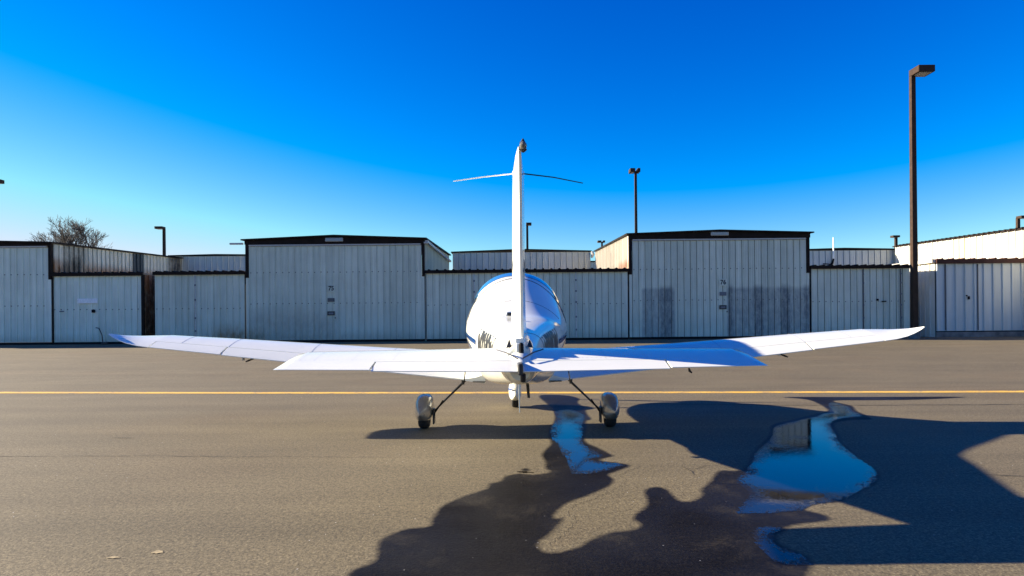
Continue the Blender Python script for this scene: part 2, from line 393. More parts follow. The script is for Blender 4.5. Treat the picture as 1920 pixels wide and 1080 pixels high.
PUDDLE_C = [(1.87, 5.181), (1.795, 4.996), (1.739, 4.769), (1.736, 4.56), (1.787, 4.414), (1.895, 4.375), (1.994, 4.391), (2.031, 4.456), (2.033, 4.573), (1.982, 4.677), (1.94, 4.797), (1.982, 4.979), (2.069, 5.074), (2.139, 5.173), (2.014, 5.229)]
SPOT = [(0.061, 7.199), (0.132, 7.271), (0.206, 7.194), (0.18, 7.074), (0.088, 7.101)]
tag(sheet('wet_pavement', WET, .0012, M_WET, .04, .10), 'dark wet stain spread over the asphalt behind the aircraft', 'wet patch', kind='structure')
tag(sheet('wet_pavement', SPOT, .0012, M_WET, .02, .06), 'small separate damp spot beside the large wet stain', 'wet patch', kind='structure')
tag(sheet('puddle', PUDDLE_A, .0026, M_WATER, .03, -.004), 'narrow blue stream of water under the aircraft tail', 'puddle', kind='structure')
tag(sheet('puddle', PUDDLE_B, .0026, M_WATER, .03, -.004), 'wide blue puddle right of the tail mirroring the hangars', 'puddle', kind='structure')
tag(sheet('puddle', PUDDLE_C, .0026, M_WATER, .03, -.004), 'small dark blue pool at the near edge of the wet stain', 'puddle', kind='structure')

# joints, cracks and drips in the asphalt
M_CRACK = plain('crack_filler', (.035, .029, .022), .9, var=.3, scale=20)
M_DRIP = plain('paint_drip', (.34, .27, .15), .8, var=.3, scale=25)
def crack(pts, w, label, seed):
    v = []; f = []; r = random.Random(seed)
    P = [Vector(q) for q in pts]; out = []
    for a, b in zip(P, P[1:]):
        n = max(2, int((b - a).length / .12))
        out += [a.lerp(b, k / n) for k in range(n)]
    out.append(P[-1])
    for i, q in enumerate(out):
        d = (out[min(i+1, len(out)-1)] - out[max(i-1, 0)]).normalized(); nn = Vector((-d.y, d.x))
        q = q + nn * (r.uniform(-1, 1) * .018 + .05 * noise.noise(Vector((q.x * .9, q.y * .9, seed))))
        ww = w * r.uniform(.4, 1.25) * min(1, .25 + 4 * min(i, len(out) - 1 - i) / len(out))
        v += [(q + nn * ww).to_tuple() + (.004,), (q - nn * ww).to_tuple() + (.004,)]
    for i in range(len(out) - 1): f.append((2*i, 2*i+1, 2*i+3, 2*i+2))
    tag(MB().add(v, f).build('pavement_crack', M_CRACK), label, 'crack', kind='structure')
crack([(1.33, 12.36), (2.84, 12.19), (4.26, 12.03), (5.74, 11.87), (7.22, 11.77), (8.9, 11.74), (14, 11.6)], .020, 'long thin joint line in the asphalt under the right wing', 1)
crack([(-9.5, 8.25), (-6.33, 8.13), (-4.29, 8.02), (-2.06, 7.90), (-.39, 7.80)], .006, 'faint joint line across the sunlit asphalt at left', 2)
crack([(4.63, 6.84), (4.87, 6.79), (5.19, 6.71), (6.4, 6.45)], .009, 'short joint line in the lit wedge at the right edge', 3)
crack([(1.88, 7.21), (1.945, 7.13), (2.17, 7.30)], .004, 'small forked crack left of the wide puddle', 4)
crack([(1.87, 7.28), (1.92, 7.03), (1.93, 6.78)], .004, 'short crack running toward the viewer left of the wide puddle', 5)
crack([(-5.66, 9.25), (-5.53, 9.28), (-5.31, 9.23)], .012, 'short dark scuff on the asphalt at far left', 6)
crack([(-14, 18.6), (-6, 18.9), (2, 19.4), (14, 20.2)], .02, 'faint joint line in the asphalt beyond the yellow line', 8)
for x, y, a, b, lab in ((-2.83, 4.66, .045, .018, 'pale drip of paint on the asphalt at lower left'), (-2.57, 4.76, .04, .03, 'second pale drip of paint, right of the first at lower left')):
    g = MB(); g.add([(x + a * (1 + .3 * math.sin(5 * k)) * math.cos(k * .4488), y + b * (1 + .35 * math.sin(3 * k + 1)) * math.sin(k * .4488), .004) for k in range(14)], [tuple(range(14))])
    tag(g.build('paint_spot', M_DRIP), lab, 'paint spot', kind='structure')

# ------------------------------------------------------------------ hangars
_panel = {}
def panel_mesh(pitch, mat, wide=False):
    key = (round(pitch, 4), mat.name, wide)
    if key not in _panel:
        p = pitch
        if wide:
            pr = [(0, 0), (.02, -.06), (.085, -.06), (.105, 0), (p*.98, 0), (p, 0)]
        else:
            pr = [(0, 0), (.003, .03), (.020, .03), (.026, -.055), (.056, -.055), (.074, 0), (p*.36, 0), (p*.36+.010, -.008), (p*.36+.030, -.008), (p*.36+.04, 0),
                  (p*.68, 0), (p*.68+.010, -.008), (p*.68+.030, -.008), (p*.68+.04, 0), (p, 0)]
        n = len(pr)
        me = bpy.data.meshes.new('panel')
        me.from_pydata([(x, y, z) for z in (0, 1) for x, y in pr], [], [(k, k+1, n+k+1, n+k) for k in range(n-1)])
        me.materials.append(mat)
        _panel[key] = me
    return _panel[key]

def wall(root, name, x0, y0, rot, length, z0, ztop, pitch, mat, wide=False, rows=(), dark=(), darkmat=None):
    """sheet steel wall: a backing frame that parents one panel for each rib; ztop is a height or a (start, end) pair"""
    if not hasattr(ztop, '__len__'): ztop = (ztop, ztop)
    a = R(rot); dx, dy = math.cos(a), math.sin(a); ox, oy = math.sin(a), -math.cos(a)
    n = max(1, round(length / pitch)); pitch = length / n
    def W(s, o, z): return (x0 + dx*s + ox*o, y0 + dy*s + oy*o, z)
    g = MB()
    g.loft([[W(0, -.006, z0), W(0, -.09, z0), W(0, -.09, ztop[0]), W(0, -.006, ztop[0])], [W(length, -.006, z0), W(length, -.09, z0), W(length, -.09, ztop[1]), W(length, -.006, ztop[1])]])
    w = g.build(name, M_DARKM, root)
    for k in range(n):
        zt = ztop[0] + (ztop[1] - ztop[0]) * (k + .5) / n
        m = darkmat if k in dark else mat
        o = bpy.data.objects.new('panel', panel_mesh(pitch, m, wide))
        col.objects.link(o); o.parent = w
        o.location = W(k * pitch, random.uniform(0, .004), z0)
        o.rotation_euler.z = a; o.scale.z = zt - z0
    if rows:
        s = MB()
        for z in rows:
            for k in range(n):
                c = W(k * pitch + .10, .004, z + random.uniform(-.01, .01)); r = .022
                s.box((c[0]-r, c[1]-r, c[2]-r), (c[0]+r, c[1]+r, c[2]+r))
        tag(s.build('screw_row', M_SCREW, w), kind='stuff')
    return w

def seam(root, x, y, z0, z1, mat=None, w=.05, name='door_seam'):
    return MB().box((x - w/2, y - .066, z0), (x + w/2, y - .01, z1)).build(name, mat or M_HINGE, root)

def hinges(root, x, y, zs):
    for z in zs:
        MB().box((x - .04, y - .082, z - .05), (x + .04, y - .04, z + .05)).build('hinge', M_GREYV, root, bevel=.008)

def ribs_eave(root, x0, x1, y, z, pitch, mat, th=.17):
    """dark eave board with the rib ends of the roof sheets standing on it"""
    f = MB().box((x0, y - .16, z - th), (x1, y - .02, z)).build('fascia', mat, root)
    g = MB(); n = int((x1 - x0) / pitch)
    for k in range(n):
        xx = x0 + (k + .5) * (x1 - x0) / n
        g.prism([(xx - .07, z + .002), (xx - .035, z + .05), (xx + .035, z + .05), (xx + .07, z + .002)], y - .20, y + .3)
    tag(g.build('roof_rib_end', mat, f), kind='stuff')
    return f

YF, YB, ZG = 36.0, 50.0, .23
PITCH = .355
GRP = 'hangars in the grey steel row'

def tall_unit(label, x0, x1, ze, zp, zd, mat, left=None, right=None, yf=YF, yb=YB, rise=.36, lamp=True, rows=(2.35, 4.05), pitch=PITCH, asym=0):
    xc = (x0 + x1) / 2
    root = thing('hangar', (xc, yf, ZG), label, 'hangar', GRP)
    d = wall(root, 'door', x0 + .17, yf, 0, x1 - x0 - .34, ZG + .13, zd, pitch, mat, rows=rows)
    MB().box((x0 + .1, yf - .01, ZG - .05), (x1 - .1, yf + .2, ZG + .12)).build('sill', M_BLACK, root)
    for xa, xb in ((x0, x0 + .14), (x1 - .14, x1)):
        MB().box((xa, yf - .07, ZG + 3.55), (xb, yf + .12, ze)).build('corner_trim', M_BROWN, root)
    for xa, xb in ((x0 + .012, x0 + .165), (x1 - .165, x1 - .012)):
        MB().box((xa, yf - .03, ZG + .13), (xb, yf + .1, ZG + 3.545)).build('door_jamb', mat, root)
    MB().prism([(x0 - .02, zd + .10), (x1 + .02, zd + .10), (x1 + .02, ze + .03), (xc, zp + .03), (x0 - .02, ze + .03)], yf - .12, yf + .05).build('fascia', M_BROWN, root)
    MB().box((x0 + .2, yf - .10, zd + .015), (x1 - .2, yf - .02, zd + .085)).build('door_track', M_GUTTER, root)
    rf = MB().loft([[(x0 - .16, y, ze + .03 + r), (xc, y, zp + .035 + r), (x1 + .16, y, ze + .03 + r), (x1 + .16, y, ze + .10 + r), (xc, y, zp + .11 + r), (x0 - .16, y, ze + .10 + r)] for y, r in ((yf - .3, 0), (yb + .2, rise))])
    rf.build('roof', M_BROWN, root)
    if left: wall(root, 'side_wall', x0, yb, -90, yb - yf - .13, ZG, (ze + rise, ze), .42, left)
    if right: wall(root, 'side_wall', x1, yf + .13, 90, yb - yf - .13, ZG, (ze, ze + rise), .42, right, dark=(18, 19, 20) if right is M_WALLA else (), darkmat=M_DARKP)
    if lamp:
        w = MB().box((xc - .48, yf - .21, ze - .06), (xc + .48, yf - .10, ze + .14)).build('wall_lamp', M_GUTTER, root, bevel=.02)
        MB().box((xc - .44, yf - .225, ze - .03), (xc + .44, yf - .212, ze + .11)).build('lamp_lens', M_LENS, w)
    return root, d

def low_unit(label, x0, x1, zt, mat, yf=YF, yb=49.6, pitch=PITCH, rows=(2.2,), wide=False, trim=None, plinth=None, left=None, right=None, cat='hangar', group=GRP, th=.17):
    root = thing('hangar', ((x0 + x1) / 2, yf, ZG), label, cat, group)
    z0 = plinth if plinth else ZG + .12
    d = wall(root, 'door', x0 + .03, yf, 0, x1 - x0 - .06, z0, zt - th, pitch, mat, wide=wide, rows=rows)
    if plinth:
        MB().box((x0 + .02, yf - .05, ZG - .15), (x1 - .02, yf + .3, plinth - .06)).build('plinth', M_CONC, root, bevel=.02)
        MB().box((x0 + .04, yf - .02, plinth - .058), (x1 - .04, yf + .2, plinth - .003)).build('sill', M_BLACK, root)
    else:
        MB().box((x0 + .02, yf - .008, ZG - .05), (x1 - .02, yf + .2, ZG + .115)).build('sill', M_BLACK, root)
    ribs_eave(root, x0 - .02, x1 + .02, yf, zt, pitch * (1 if wide else 1.24), trim or M_BROWN, th)
    MB().box((x0 - .01, yf - .015, zt - .11), (x1 + .01, yb, zt - .01)).build('roof', M_ROOF, root)
    if left: wall(root, 'side_wall', x0, yb, -90, yb - yf - .05, ZG, zt - .12, .42, left)
    if right: wall(root, 'side_wall', x1, yf + .05, 90, yb - yf - .05, ZG, zt - .12, .42, right)
    return root, d

# leftmost block
hA, dA = tall_unit('tall grey hangar cut off by the left edge of the picture', -40.0, -25.1, 5.72, 5.92, 5.52, M_WALLF, right=M_WALLA, lamp=False)
hA2, dA2 = low_unit('low hangar with a blank white sign, at the foot of the rust streaked wall', -25.07, -20.1, 4.12, M_WALLF, rows=(2.12,), right=M_WALLA)
MB().box((-20.16, YF - .13, ZG), (-20.02, YF - .03, 3.94)).build('corner_post', M_BROWN, hA2)
MB().box((-25.06, YF - .06, ZG), (-24.96, YF - .045, 3.94)).build('corner_post', M_BROWN, hA2)
# long row with the two numbered doors
h1, d1 = low_unit('low hangar with ochre stained foot, left of the door numbered 75', -19.5, -14.55, 4.14, M_WALLB, rows=(2.12,), left=M_WALL)
seam(h1, -17.25, YF, ZG + .14, 3.94); hinges(h1, -17.25, YF, (.9, 1.6, 2.6, 3.4))
h75, d75 = tall_unit('tall hangar with the wide grey door numbered 75', -14.5, -4.75, 5.76, 5.95, 5.48, M_WALL75, left=M_LIT, right=M_WALL)
h2, d2 = low_unit('low hangar seen behind the aircraft fin, between the two numbered doors', -4.70, 6.35, 4.10, M_WALL, rows=(2.2,))
for x in (-2.05, 3.5): seam(h2, x, YF, ZG + .14, 3.9); hinges(h2, x, YF, (.8, 1.5, 2.3, 2.9, 3.5))
h76, d76 = tall_unit('tall hangar with the damp streaked grey door numbered 76', 6.40, 16.24, 5.90, 6.05, 5.60, M_WALL76, left=M_LIT, right=M_WALL, rise=.42)
h3, d3 = low_unit('low hangar with two hinged seams, beside the nearest light pole', 16.29, 21.7, 4.16, M_WALL, rows=(2.2,), right=M_WALL)
for x in (19.15, 21.2): seam(h3, x, YF, ZG + .14, 3.95, M_SCREW, .035); hinges(h3, x, YF, (.7, 1.3, 2.0, 2.6, 3.2, 3.7))
MB().tube([(19.92, YF - .09, 2.28), (19.92, YF - .02, 2.28)], .06).build('lock', M_BLACK, h3)
MB().box((20.15, YF - .10, 2.16), (20.38, YF - .05, 2.22)).build('handle', M_BLACK, h3)
# right block
h4, d4 = low_unit('pale low hangar with wide ribs, maroon eave and concrete plinth', 22.8, 27.9, 4.42, M_WALLC, yf=35.5, yb=47.9, pitch=.52, rows=(), wide=True, trim=M_BROWN2, plinth=.56, left=M_LITC, th=.24)
for x in (23.3, 25.05): seam(h4, x, 35.5, .6, 4.15, M_SCREW, .03)
MB().tube([(24.42, 35.4, 2.45), (24.42, 35.5, 2.45)], .04).build('lock', M_BLACK, h4)
MB().box((24.5, 35.39, 2.25), (24.58, 35.46, 2.42)).build('handle', M_BLACK, h4)
MB().box((22.6, 35.45, 4.24), (22.86, 47.8, 4.43)).build('gutter', M_LITC, h4)
MB().tube([(22.70, 37.6, 4.3), (22.70, 37.6, 4.1), (22.77, 37.6, 3.95), (22.77, 37.6, .3)], .05).build('downpipe', M_GUTTER, h4, smooth=40)
h5 = thing('hangar', (34, 40, ZG), 'tall sunlit cream hangar wall at the right edge of the picture', 'hangar', GRP)
wall(h5, 'side_wall', 27.95, 47.95, -90, 14.95, ZG, (6.28, 5.97), .52, M_LITC, wide=True)
wall(h5, 'front_wall', 28.0, 33.0, 0, 14, ZG, 5.9, .52, M_WALLC, wide=True)
MB().loft([[(27.83, y, z), (42.2, y, z), (42.2, y, z + .08), (27.83, y, z + .08)] for y, z in ((32.8, 5.975), (48.2, 6.30))]).build('roof', M_BROWN, h5)
g = MB()
for k in range(36):
    y = 33 + k * .42; z = 5.975 + (y - 32.8) * .0211
    g.box((27.79, y - .05, z + .02), (28.2, y + .05, z + .135))
tag(g.build('roof_rib_end', M_BROWN, h5), kind='stuff')
MB().box((28.1, 47.8, ZG), (42, 47.9, 6.1)).build('rear_wall', M_WALL, h5)

# rear blocks that look over the low roofs
def rear_unit(label, x0, x1, y, z, mat, zp=None, end=None):
    r = thing('hangar', ((x0 + x1) / 2, y, ZG), label, 'hangar', GRP)
    wall(r, 'front_wall', x0, y, 0, x1 - x0, ZG, z, .45, mat)
    xc = (x0 + x1) / 2; zp = zp or z + .06
    MB().loft([[(x0 - .12, yy, z + .01), (xc, yy, zp + .01), (x1 + .12, yy, z + .01), (x1 + .12, yy, z + .09), (xc, yy, zp + .09), (x0 - .12, yy, z + .09)] for yy in (y - .15, y + 14)]).build('roof', M_BROWN, r)
    for xx, rt in ((x0, -90), (x1, 90)):
        wall(r, 'side_wall', xx, y + 13.9 if rt < 0 else y + .1, rt, 13.8, ZG, z, .6, mat)
    return r
M_REAR = metal_wall('painted_steel_rear', (.56, .58, .50), (.66, .66, .57), dirt=.3)
rear_unit('rear hangar wall showing above the ochre stained low hangar', -26.0, -19.0, 50.3, 6.28, M_REAR)
rM = rear_unit('rear hangar wall showing between the doors numbered 75 and 76', -4.5, 6.0, 50.5, 6.38, M_REAR, 6.55)
MB().tube([(6.14, 50.3, 6.36), (6.18, 50.2, 6.15), (6.1, 50.2, 5.9)], [.10, .14, .07]).build('downpipe', M_GUTTER, rM, smooth=40)
rear_unit('rear hangar wall carrying the white antenna, beside the door numbered 76', 20.3, 28.4, 48.4, 6.12, M_WALLC, 6.22)
rear_unit('distant blue grey hangar glimpsed in the gap left of the door numbered 76', 3.0, 14.0, 76.0, 7.55, M_WALL)

# lettering on the doors
def text_mesh(s, size, name, mat, parent, f, bold=0.0):
    cu = bpy.data.curves.new(name, 'FONT'); cu.body = s; cu.size = size; cu.offset = bold; cu.resolution_u = 3
    to = bpy.data.objects.new(name, cu); col.objects.link(to)
    me = bpy.data.meshes.new_from_object(to.evaluated_get(bpy.context.evaluated_depsgraph_get()))
    bpy.data.objects.remove(to)
    me.name = name; me.materials.clear(); me.materials.append(mat)
    bm = bmesh.new(); bm.from_mesh(me)
    for _ in range(3):
        e = [x for x in bm.edges if x.calc_length() > size * .22]
        if e: bmesh.ops.subdivide_edges(bm, edges=e, cuts=1)
    bmesh.ops.triangulate(bm, faces=bm.faces)
    for v in bm.verts: v.co = f(v.co.x, v.co.y)
    bm.to_mesh(me); bm.free()
    return link(name, me, parent)
for root, s, x, z in ((h75, '75', -9.99, 3.05), (h76, '76', 11.36, 3.20)):
    pl = MB().box((x - .06, YF - .070, z - .08), (x + .36, YF - .058, z + .30)).build('number_plate', M_WALL, root)
    text_mesh(s, .34, 'lettering', M_TEXT, pl, lambda u, v, x=x, z=z: Vector((x + u * .9, YF - .074, z + v)), .012)
    MB().box((x - .04, YF - .070, z - .62), (x + .33, YF - .058, z - .42)).build('faded_sticker', M_GREYV if s == '76' else M_SCREW, root)
    p2 = MB().box((x - .06, YF - .070, z - 1.36), (x + .33, YF - .058, z - 1.14)).build('placard', M_TEXT, root)
    MB().box((x, YF - .075, z - 1.31), (x + .27, YF - .071, z - 1.20)).build('placard_print', M_GREYV, p2)
    MB().tube([(x + .36, YF - .08, z - 1.5), (x + .36, YF - .03, z - 1.5)], .03).build('lock', M_BLACK, root)
MB().box((-23.66, YF - .095, 2.46), (-22.55, YF - .06, 2.72)).build('blank_sign', M_SIGN, hA2, bevel=.006)
MB().box((-22.9, YF - .09, 1.95), (-22.7, YF - .04, 2.12)).build('handle', M_BLACK, hA2, bevel=.02)
MB().box((-24.65, YF - .07, 2.0), (-24.4, YF - .058, 2.06)).build('scuffed_label', M_GREYV, hA2)
for root, x0, x1, z in ((h75, -15.3, -14.6, 5.58), (h75, -4.75, -4.55, 5.55)):
    MB().box((x0, YF - .2, z), (x1, YF - .05, z + .09)).build('gutter_end', M_GUTTER, root)
MB().box((-4.7, YF - .1, 5.62), (-4.55, 49.8, 5.74)).build('gutter', M_GUTTER, h75)

tb = thing('tow_bar', (-22.2, 35.6, .22), 'thin dark tow bar leaning against the low hangar door', 'tow bar')
MB().tube([(-22.05, 35.55, .25), (-22.2, 35.7, .75), (-22.42, 35.8, 1.10), (-22.6, 35.82, 1.13)], .025).build('rod', M_DARKM, tb)
MB().box((-22.1, 35.45, .22), (-21.8, 35.65, .36)).build('foot', M_DARKM, tb, bevel=.03)

an = thing('antenna', (23.5, 48.2, 5.35), 'white whip antenna on a dark bracket above the low hangar roof', 'antenna')
MB().tube([(23.5, 48.15, 5.45), (23.5, 48.15, 7.05)], [.055, .04]).build('whip', M_SIGN, an)
MB().tube([(23.2, 48.3, 4.9), (23.42, 48.15, 5.2), (23.5, 48.15, 5.5)], [.10, .09, .07]).build('bracket', M_BLACK, an)
MB().tube([(22.8, 48.3, 5.15), (23.4, 48.2, 5.1)], .035).build('cable', M_BLACK, an)

# ------------------------------------------------------------------ light poles
def light_pole(x, y, ztop, w, side, label, hl=1.25, lean=0, depth=None, base=True):
    """square pole with a flat shoebox lamp head; side -1/+1 sends the head to the left/right, 0 to both, 2 towards the viewer"""
    r = thing('light_pole', (x, y, gz(y)), label, 'light pole', 'square light poles')
    h = w / 2
    z0 = gz(y)
    MB().loft([[(x-h*k, y-h*k, z), (x+h*k, y-h*k, z), (x+h*k, y+h*k, z), (x-h*k, y+h*k, z)] for z, k in ((z0 + .5, 1.08), (ztop - .2, .86))]).build('pole', M_POLE, r)
    MB().tube([(x, y, z0 - .1), (x, y, z0 + .5)], w * 1.1, 16).build('footing', M_CONC, r)
    D = depth or hl
    def head(cx0, cx1, cy0, cy1):
        hd = MB().box((cx0, cy0, ztop - .34), (cx1, cy1, ztop)).build('lamp_head', M_POLE, r, bevel=.02)
        MB().box((cx0 + .12, cy0 + .10, ztop - .36), (cx1 - .12, cy1 - .10, ztop - .341)).build('lens', M_LENS, hd)
    if side in (1, -1):
        a, b = (x - h, x - h + hl) if side > 0 else (x + h - hl, x + h)
        head(a, b, y - D + .1, y + .1)
    elif side == 0:
        head(x - hl * .78, x - h * .9, y - D/2, y + D/2); head(x + h * .9, x + hl * .5, y - D/2, y + D/2)
    MB().box((x - h * .7, y - h * .7, ztop - .6), (x + h * .7, y + h * .7, ztop - .343)).build('bracket', M_POLE, r)
    return r
light_pole(20.98, 34.4, 14.22, .25, 1, 'nearest tall bronze light pole, by the gap between the hangars', .85, depth=.85)
light_pole(11.35, 60, 14.75, .24, 0, 'light pole rising straight above the roof of the hangar numbered 76', .72, depth=.9)
light_pole(-50.0, 95, 14.6, .36, -1, 'light pole right of the bare tree', 1.1, depth=1)
light_pole(2.25, 93, 14.4, .34, 1, 'light pole peeping out just right of the aircraft fin', .75, depth=1)
light_pole(16.2, 118, 14.6, .34, 0, 'small distant light pole left of the hangar numbered 76', 1.0, depth=1)
light_pole(68.2, 117, 14.9, .45, -1, 'small distant light pole left of the cream hangar roof', 1.2, depth=1)
light_pole(69.9, 91, 14.5, .42, 1, 'light pole behind the cream roof at the right edge', 1.5, depth=1)
light_pole(-48.6, 61, 14.45, .36, 1, 'lamp head poking in at the left edge of the picture', 1.9, depth=1)

# ------------------------------------------------------------------ bare tree behind the left hangars
def bare_tree(x, y, h, label, seed):
    rnd = random.Random(seed)
    root = thing('bare_tree', (x, y, .2), label, 'tree')
    trunk = MB(); crown = MB()
    def grow(p, d, L, r, lev, mb):
        pts = [p]; rad = [r]; n = 4 if lev < 4 else 2
        for k in range(n):
            d = (d + Vector((rnd.uniform(-1, 1), rnd.uniform(-1, 1), rnd.uniform(-.3, .6))) * .16).normalized()
            p = p + d * L / n; pts.append(p); rad.append(max(r * (1 - .4 * (k + 1) / n), .013))
        mb.tube(pts, rad, 5 if lev < 2 else 3)
        if lev >= 6: return
        for k in range(3):
            u = rnd.uniform(.4, 1.0) if k else 1.0
            i = min(int(u * n + .5), n)
            ax = Vector((rnd.uniform(-1, 1), rnd.uniform(-1, 1), rnd.uniform(-.35, .5))).normalized()
            nd = (d * rnd.uniform(.9, 1.2) + ax * rnd.uniform(.45, .8)).normalized()
            grow(pts[i], nd, L * rnd.uniform(.60, .76), max(rad[i] * .70, .017), lev + 1, crown)
    top = Vector((x, y, .2 + h * .42))
    trunk.tube([(x, y, .1), (x + .05, y, h * .12), (x - .05, y, h * .28), top], [h*.034, h*.028, h*.024, h*.02], 8)
    n = 13
    for k in range(n):                     # limbs fan out from the fork into a broad rounded crown
        a = k * 2.4; tilt = .15 + .80 * k / (n - 1)
        d = Vector((math.cos(a) * math.sin(tilt), math.sin(a) * math.sin(tilt), math.cos(tilt)))
        grow(top - Vector((0, 0, .04 * h * (k / n))), d, h * .165, h * .013, 1, crown)
    trunk.build('trunk', M_BARK, root, smooth=60)
    crown.build('crown', M_BARK, root)
    return root
bare_tree(-52.5, 80, 16.0, 'leafless winter tree behind the leftmost hangar roof', 11)

# ------------------------------------------------------------------ the aircraft (nose away from the viewer, along +Y)
CX = .064
AC = thing('light_aircraft', (CX, 9.8, 0), 'white single engine low wing aircraft with blue stripes parked tail first', 'aircraft')

def pchip(xk, yk, x):
    xk = np.array(xk, float); yk = np.array(yk, float)
    h = np.diff(xk); dl = np.diff(yk) / h; m = np.zeros(len(xk))
    m[0], m[-1] = dl[0], dl[-1]
    for i in range(1, len(xk) - 1):
        if dl[i-1] * dl[i] > 0: m[i] = 2 * dl[i-1] * dl[i] / (dl[i-1] + dl[i])
    i = int(np.clip(np.searchsorted(xk, x) - 1, 0, len(xk) - 2)); t = (x - xk[i]) / h[i]
    return float((2*t**3-3*t**2+1)*yk[i] + (t**3-2*t**2+t)*h[i]*m[i] + (-2*t**3+3*t**2)*yk[i+1] + (t**3-t**2)*h[i]*m[i+1])

#        y     half width  bottom  widest  top   exponent
FUS = [(5.42, .085, 1.150, 1.23, 1.300, 2.0),
       (5.55, .125, 1.105, 1.24, 1.360, 2.0),
       (5.90, .165, 1.070, 1.24, 1.410, 2.0),
       (6.60, .245, .995, 1.25, 1.490, 3.0),
       (7.40, .365, .905, 1.27, 1.560, 3.4),
       (8.10, .495, .830, 1.32, 1.615, 3.5),
       (8.50, .570, .790, 1.36, 1.650, 3.0),
       (8.80, .625, .765, 1.39, 1.715, 2.1),
       (9.20, .685, .735, 1.43, 1.835, 1.92),
       (9.80, .748, .710, 1.46, 2.050, 1.88),
       (10.3, .772, .700, 1.48, 2.220, 1.95),
       (10.65, .775, .700, 1.49, 2.325, 2.1),
       (10.95, .772, .700, 1.49, 2.372, 2.25),
       (11.2, .752, .700, 1.46, 2.350, 2.3),
       (11.7, .695, .710, 1.36, 2.030, 2.4),
       (12.2, .620, .740, 1.27, 1.760, 2.4),
       (12.8, .480, .830, 1.24, 1.600, 2.3),
       (13.1, .330, .960, 1.24, 1.480, 2.1),
       (13.16, .20, 1.050, 1.24, 1.420, 2.0)]
def sec(y):
    k = [r[0] for r in FUS]
    return [pchip(k, [r[j] for r in FUS], y) for j in range(1, 6)]
def side_x(y, z, off=0.0):
    w, zb, zc, zt, n = sec(y)
    a = (zt - zc) if z > zc else (zc - zb)
    u = min(abs(z - zc) / a, .999)
    return w * (1 - u ** n) ** (1 / n) + off
def ring(y, N=64, off=0.0):
    w, zb, zc, zt, n = sec(y)
    r = []
    for k in range(N):
        th = 2 * math.pi * k / N
        s, c = math.sin(th), math.cos(th)
        x = (w + off) * math.copysign(abs(s) ** (2 / n), s)
        z = zc + ((zt - zc + off) if c > 0 else (zc - zb + off)) * math.copysign(abs(c) ** (2 / n), c)
        r.append((CX + x, y, z))
    return r
ysf = [5.42, 5.46, 5.55, 5.7, 5.9] + [6.1 + .15 * k for k in range(47)] + [13.1, 13.16]
fus = MB().loft([ring(y) for y in sorted(set(round(v, 3) for v in ysf if v < 13.17))]).build('fuselage', M_WHITE, AC, smooth=50)

def skin(name, mat, parent, ya, yb, ztop, zbot, side, off=.004, nu=24, nv=5):
    """thin decal or pane that follows the fuselage side; ztop/zbot are functions of 0..1 along ya..yb"""
    v = []; f = []
    for i in range(nu + 1):
        u = i / nu; y = ya + (yb - ya) * u
        for j in range(nv + 1):
            z = zbot(u) + (ztop(u) - zbot(u)) * j / nv
            v.append((CX + side * side_x(y, z, off), y, z))
    for i in range(nu):
        for j in range(nv):
            a = i * (nv + 1) + j; f.append((a, a + 1, a + nv + 2, a + nv + 1))
    return MB().add(v, f).build(name, mat, parent, smooth=60)

for s in (-1, 1):
    skin('stripe', M_BLUE, fus, 8.22, 12.6, lambda u: 1.372 + .075 * min(1, u * 3.6) ** .8 - .05 * u, lambda u: 1.312 + .070 * min(1, u * 3.6) - .03 * u, s)
    skin('stripe', M_BLUE, fus, 8.42, 12.2, lambda u: 1.232 + .125 * min(1, u * 3.6) ** .8 - .06 * u, lambda u: 1.172 + .11 * min(1, u * 3.6) - .03 * u, s)
    # cabin windows
    skin('side_window', M_GLASS, fus, 10.0, 10.7, lambda u: 1.66 + .34 * min(1, u * 1.5), lambda u: 1.63, s, .005)
    skin('side_window', M_GLASS, fus, 10.8, 11.6, lambda u: 2.02 - .22 * max(0, u - .5), lambda u: 1.63, s, .005)
    skin('windshield', M_GLASS, fus, 11.42, 12.05, lambda u: sec(11.42 + .63 * u)[3] - .004, lambda u: min(1.74 + .03 * u, sec(11.42 + .63 * u)[3] - .02), s, .004)
    # registration letters
    def reg(u, v, s=s):
        y = (8.02 - u) if s < 0 else (6.86 + u)
        z = 1.150 + v * .90 + (y - 6.9) * .055
        return Vector((CX + s * side_x(y, z, .005), y, z))
    text_mesh('N223DN', .46, 'registration', M_TEXT, fus, lambda u, v: reg(u * .70, v), .027)

# the joint behind the cabin and its corners
def arc(y, z0, off, r, name, dy=0.0):
    w, zb, zc, zt, n = sec(y)
    pts = []
    for k in range(49):
        th = -math.pi * .5 + math.pi * k / 48
        rg = math.sin(th), math.cos(th)
        yy = y + dy * (1 - rg[1])
        w, zb, zc, zt, n = sec(yy)
        z = zc + (zt - zc + off) * abs(rg[1]) ** (2 / n)
        if z < z0 : continue
        pts.append((CX + (w + off) * math.copysign(abs(rg[0]) ** (2 / n), rg[0]), yy, z))
    return MB().tube(pts, r, 5).build(name, M_SEAM, fus, smooth=60)
arc(10.40, 1.55, .001, .0065, 'cabin_seam', -.35)
for s in (-1, 1):
    g = [(CX + s * side_x(y, 1.55, .001), y, 1.55) for y in np.linspace(10.05, 10.9, 8)]
    MB().tube(g, .006, 5).build('door_seam', M_SEAM, fus)
arc(9.35, 1.62, .001, .0025, 'shell_seam', -.35)
arc(6.75, 1.30, .0, .003, 'tail_seam')
v = []; f = []; NB = 40
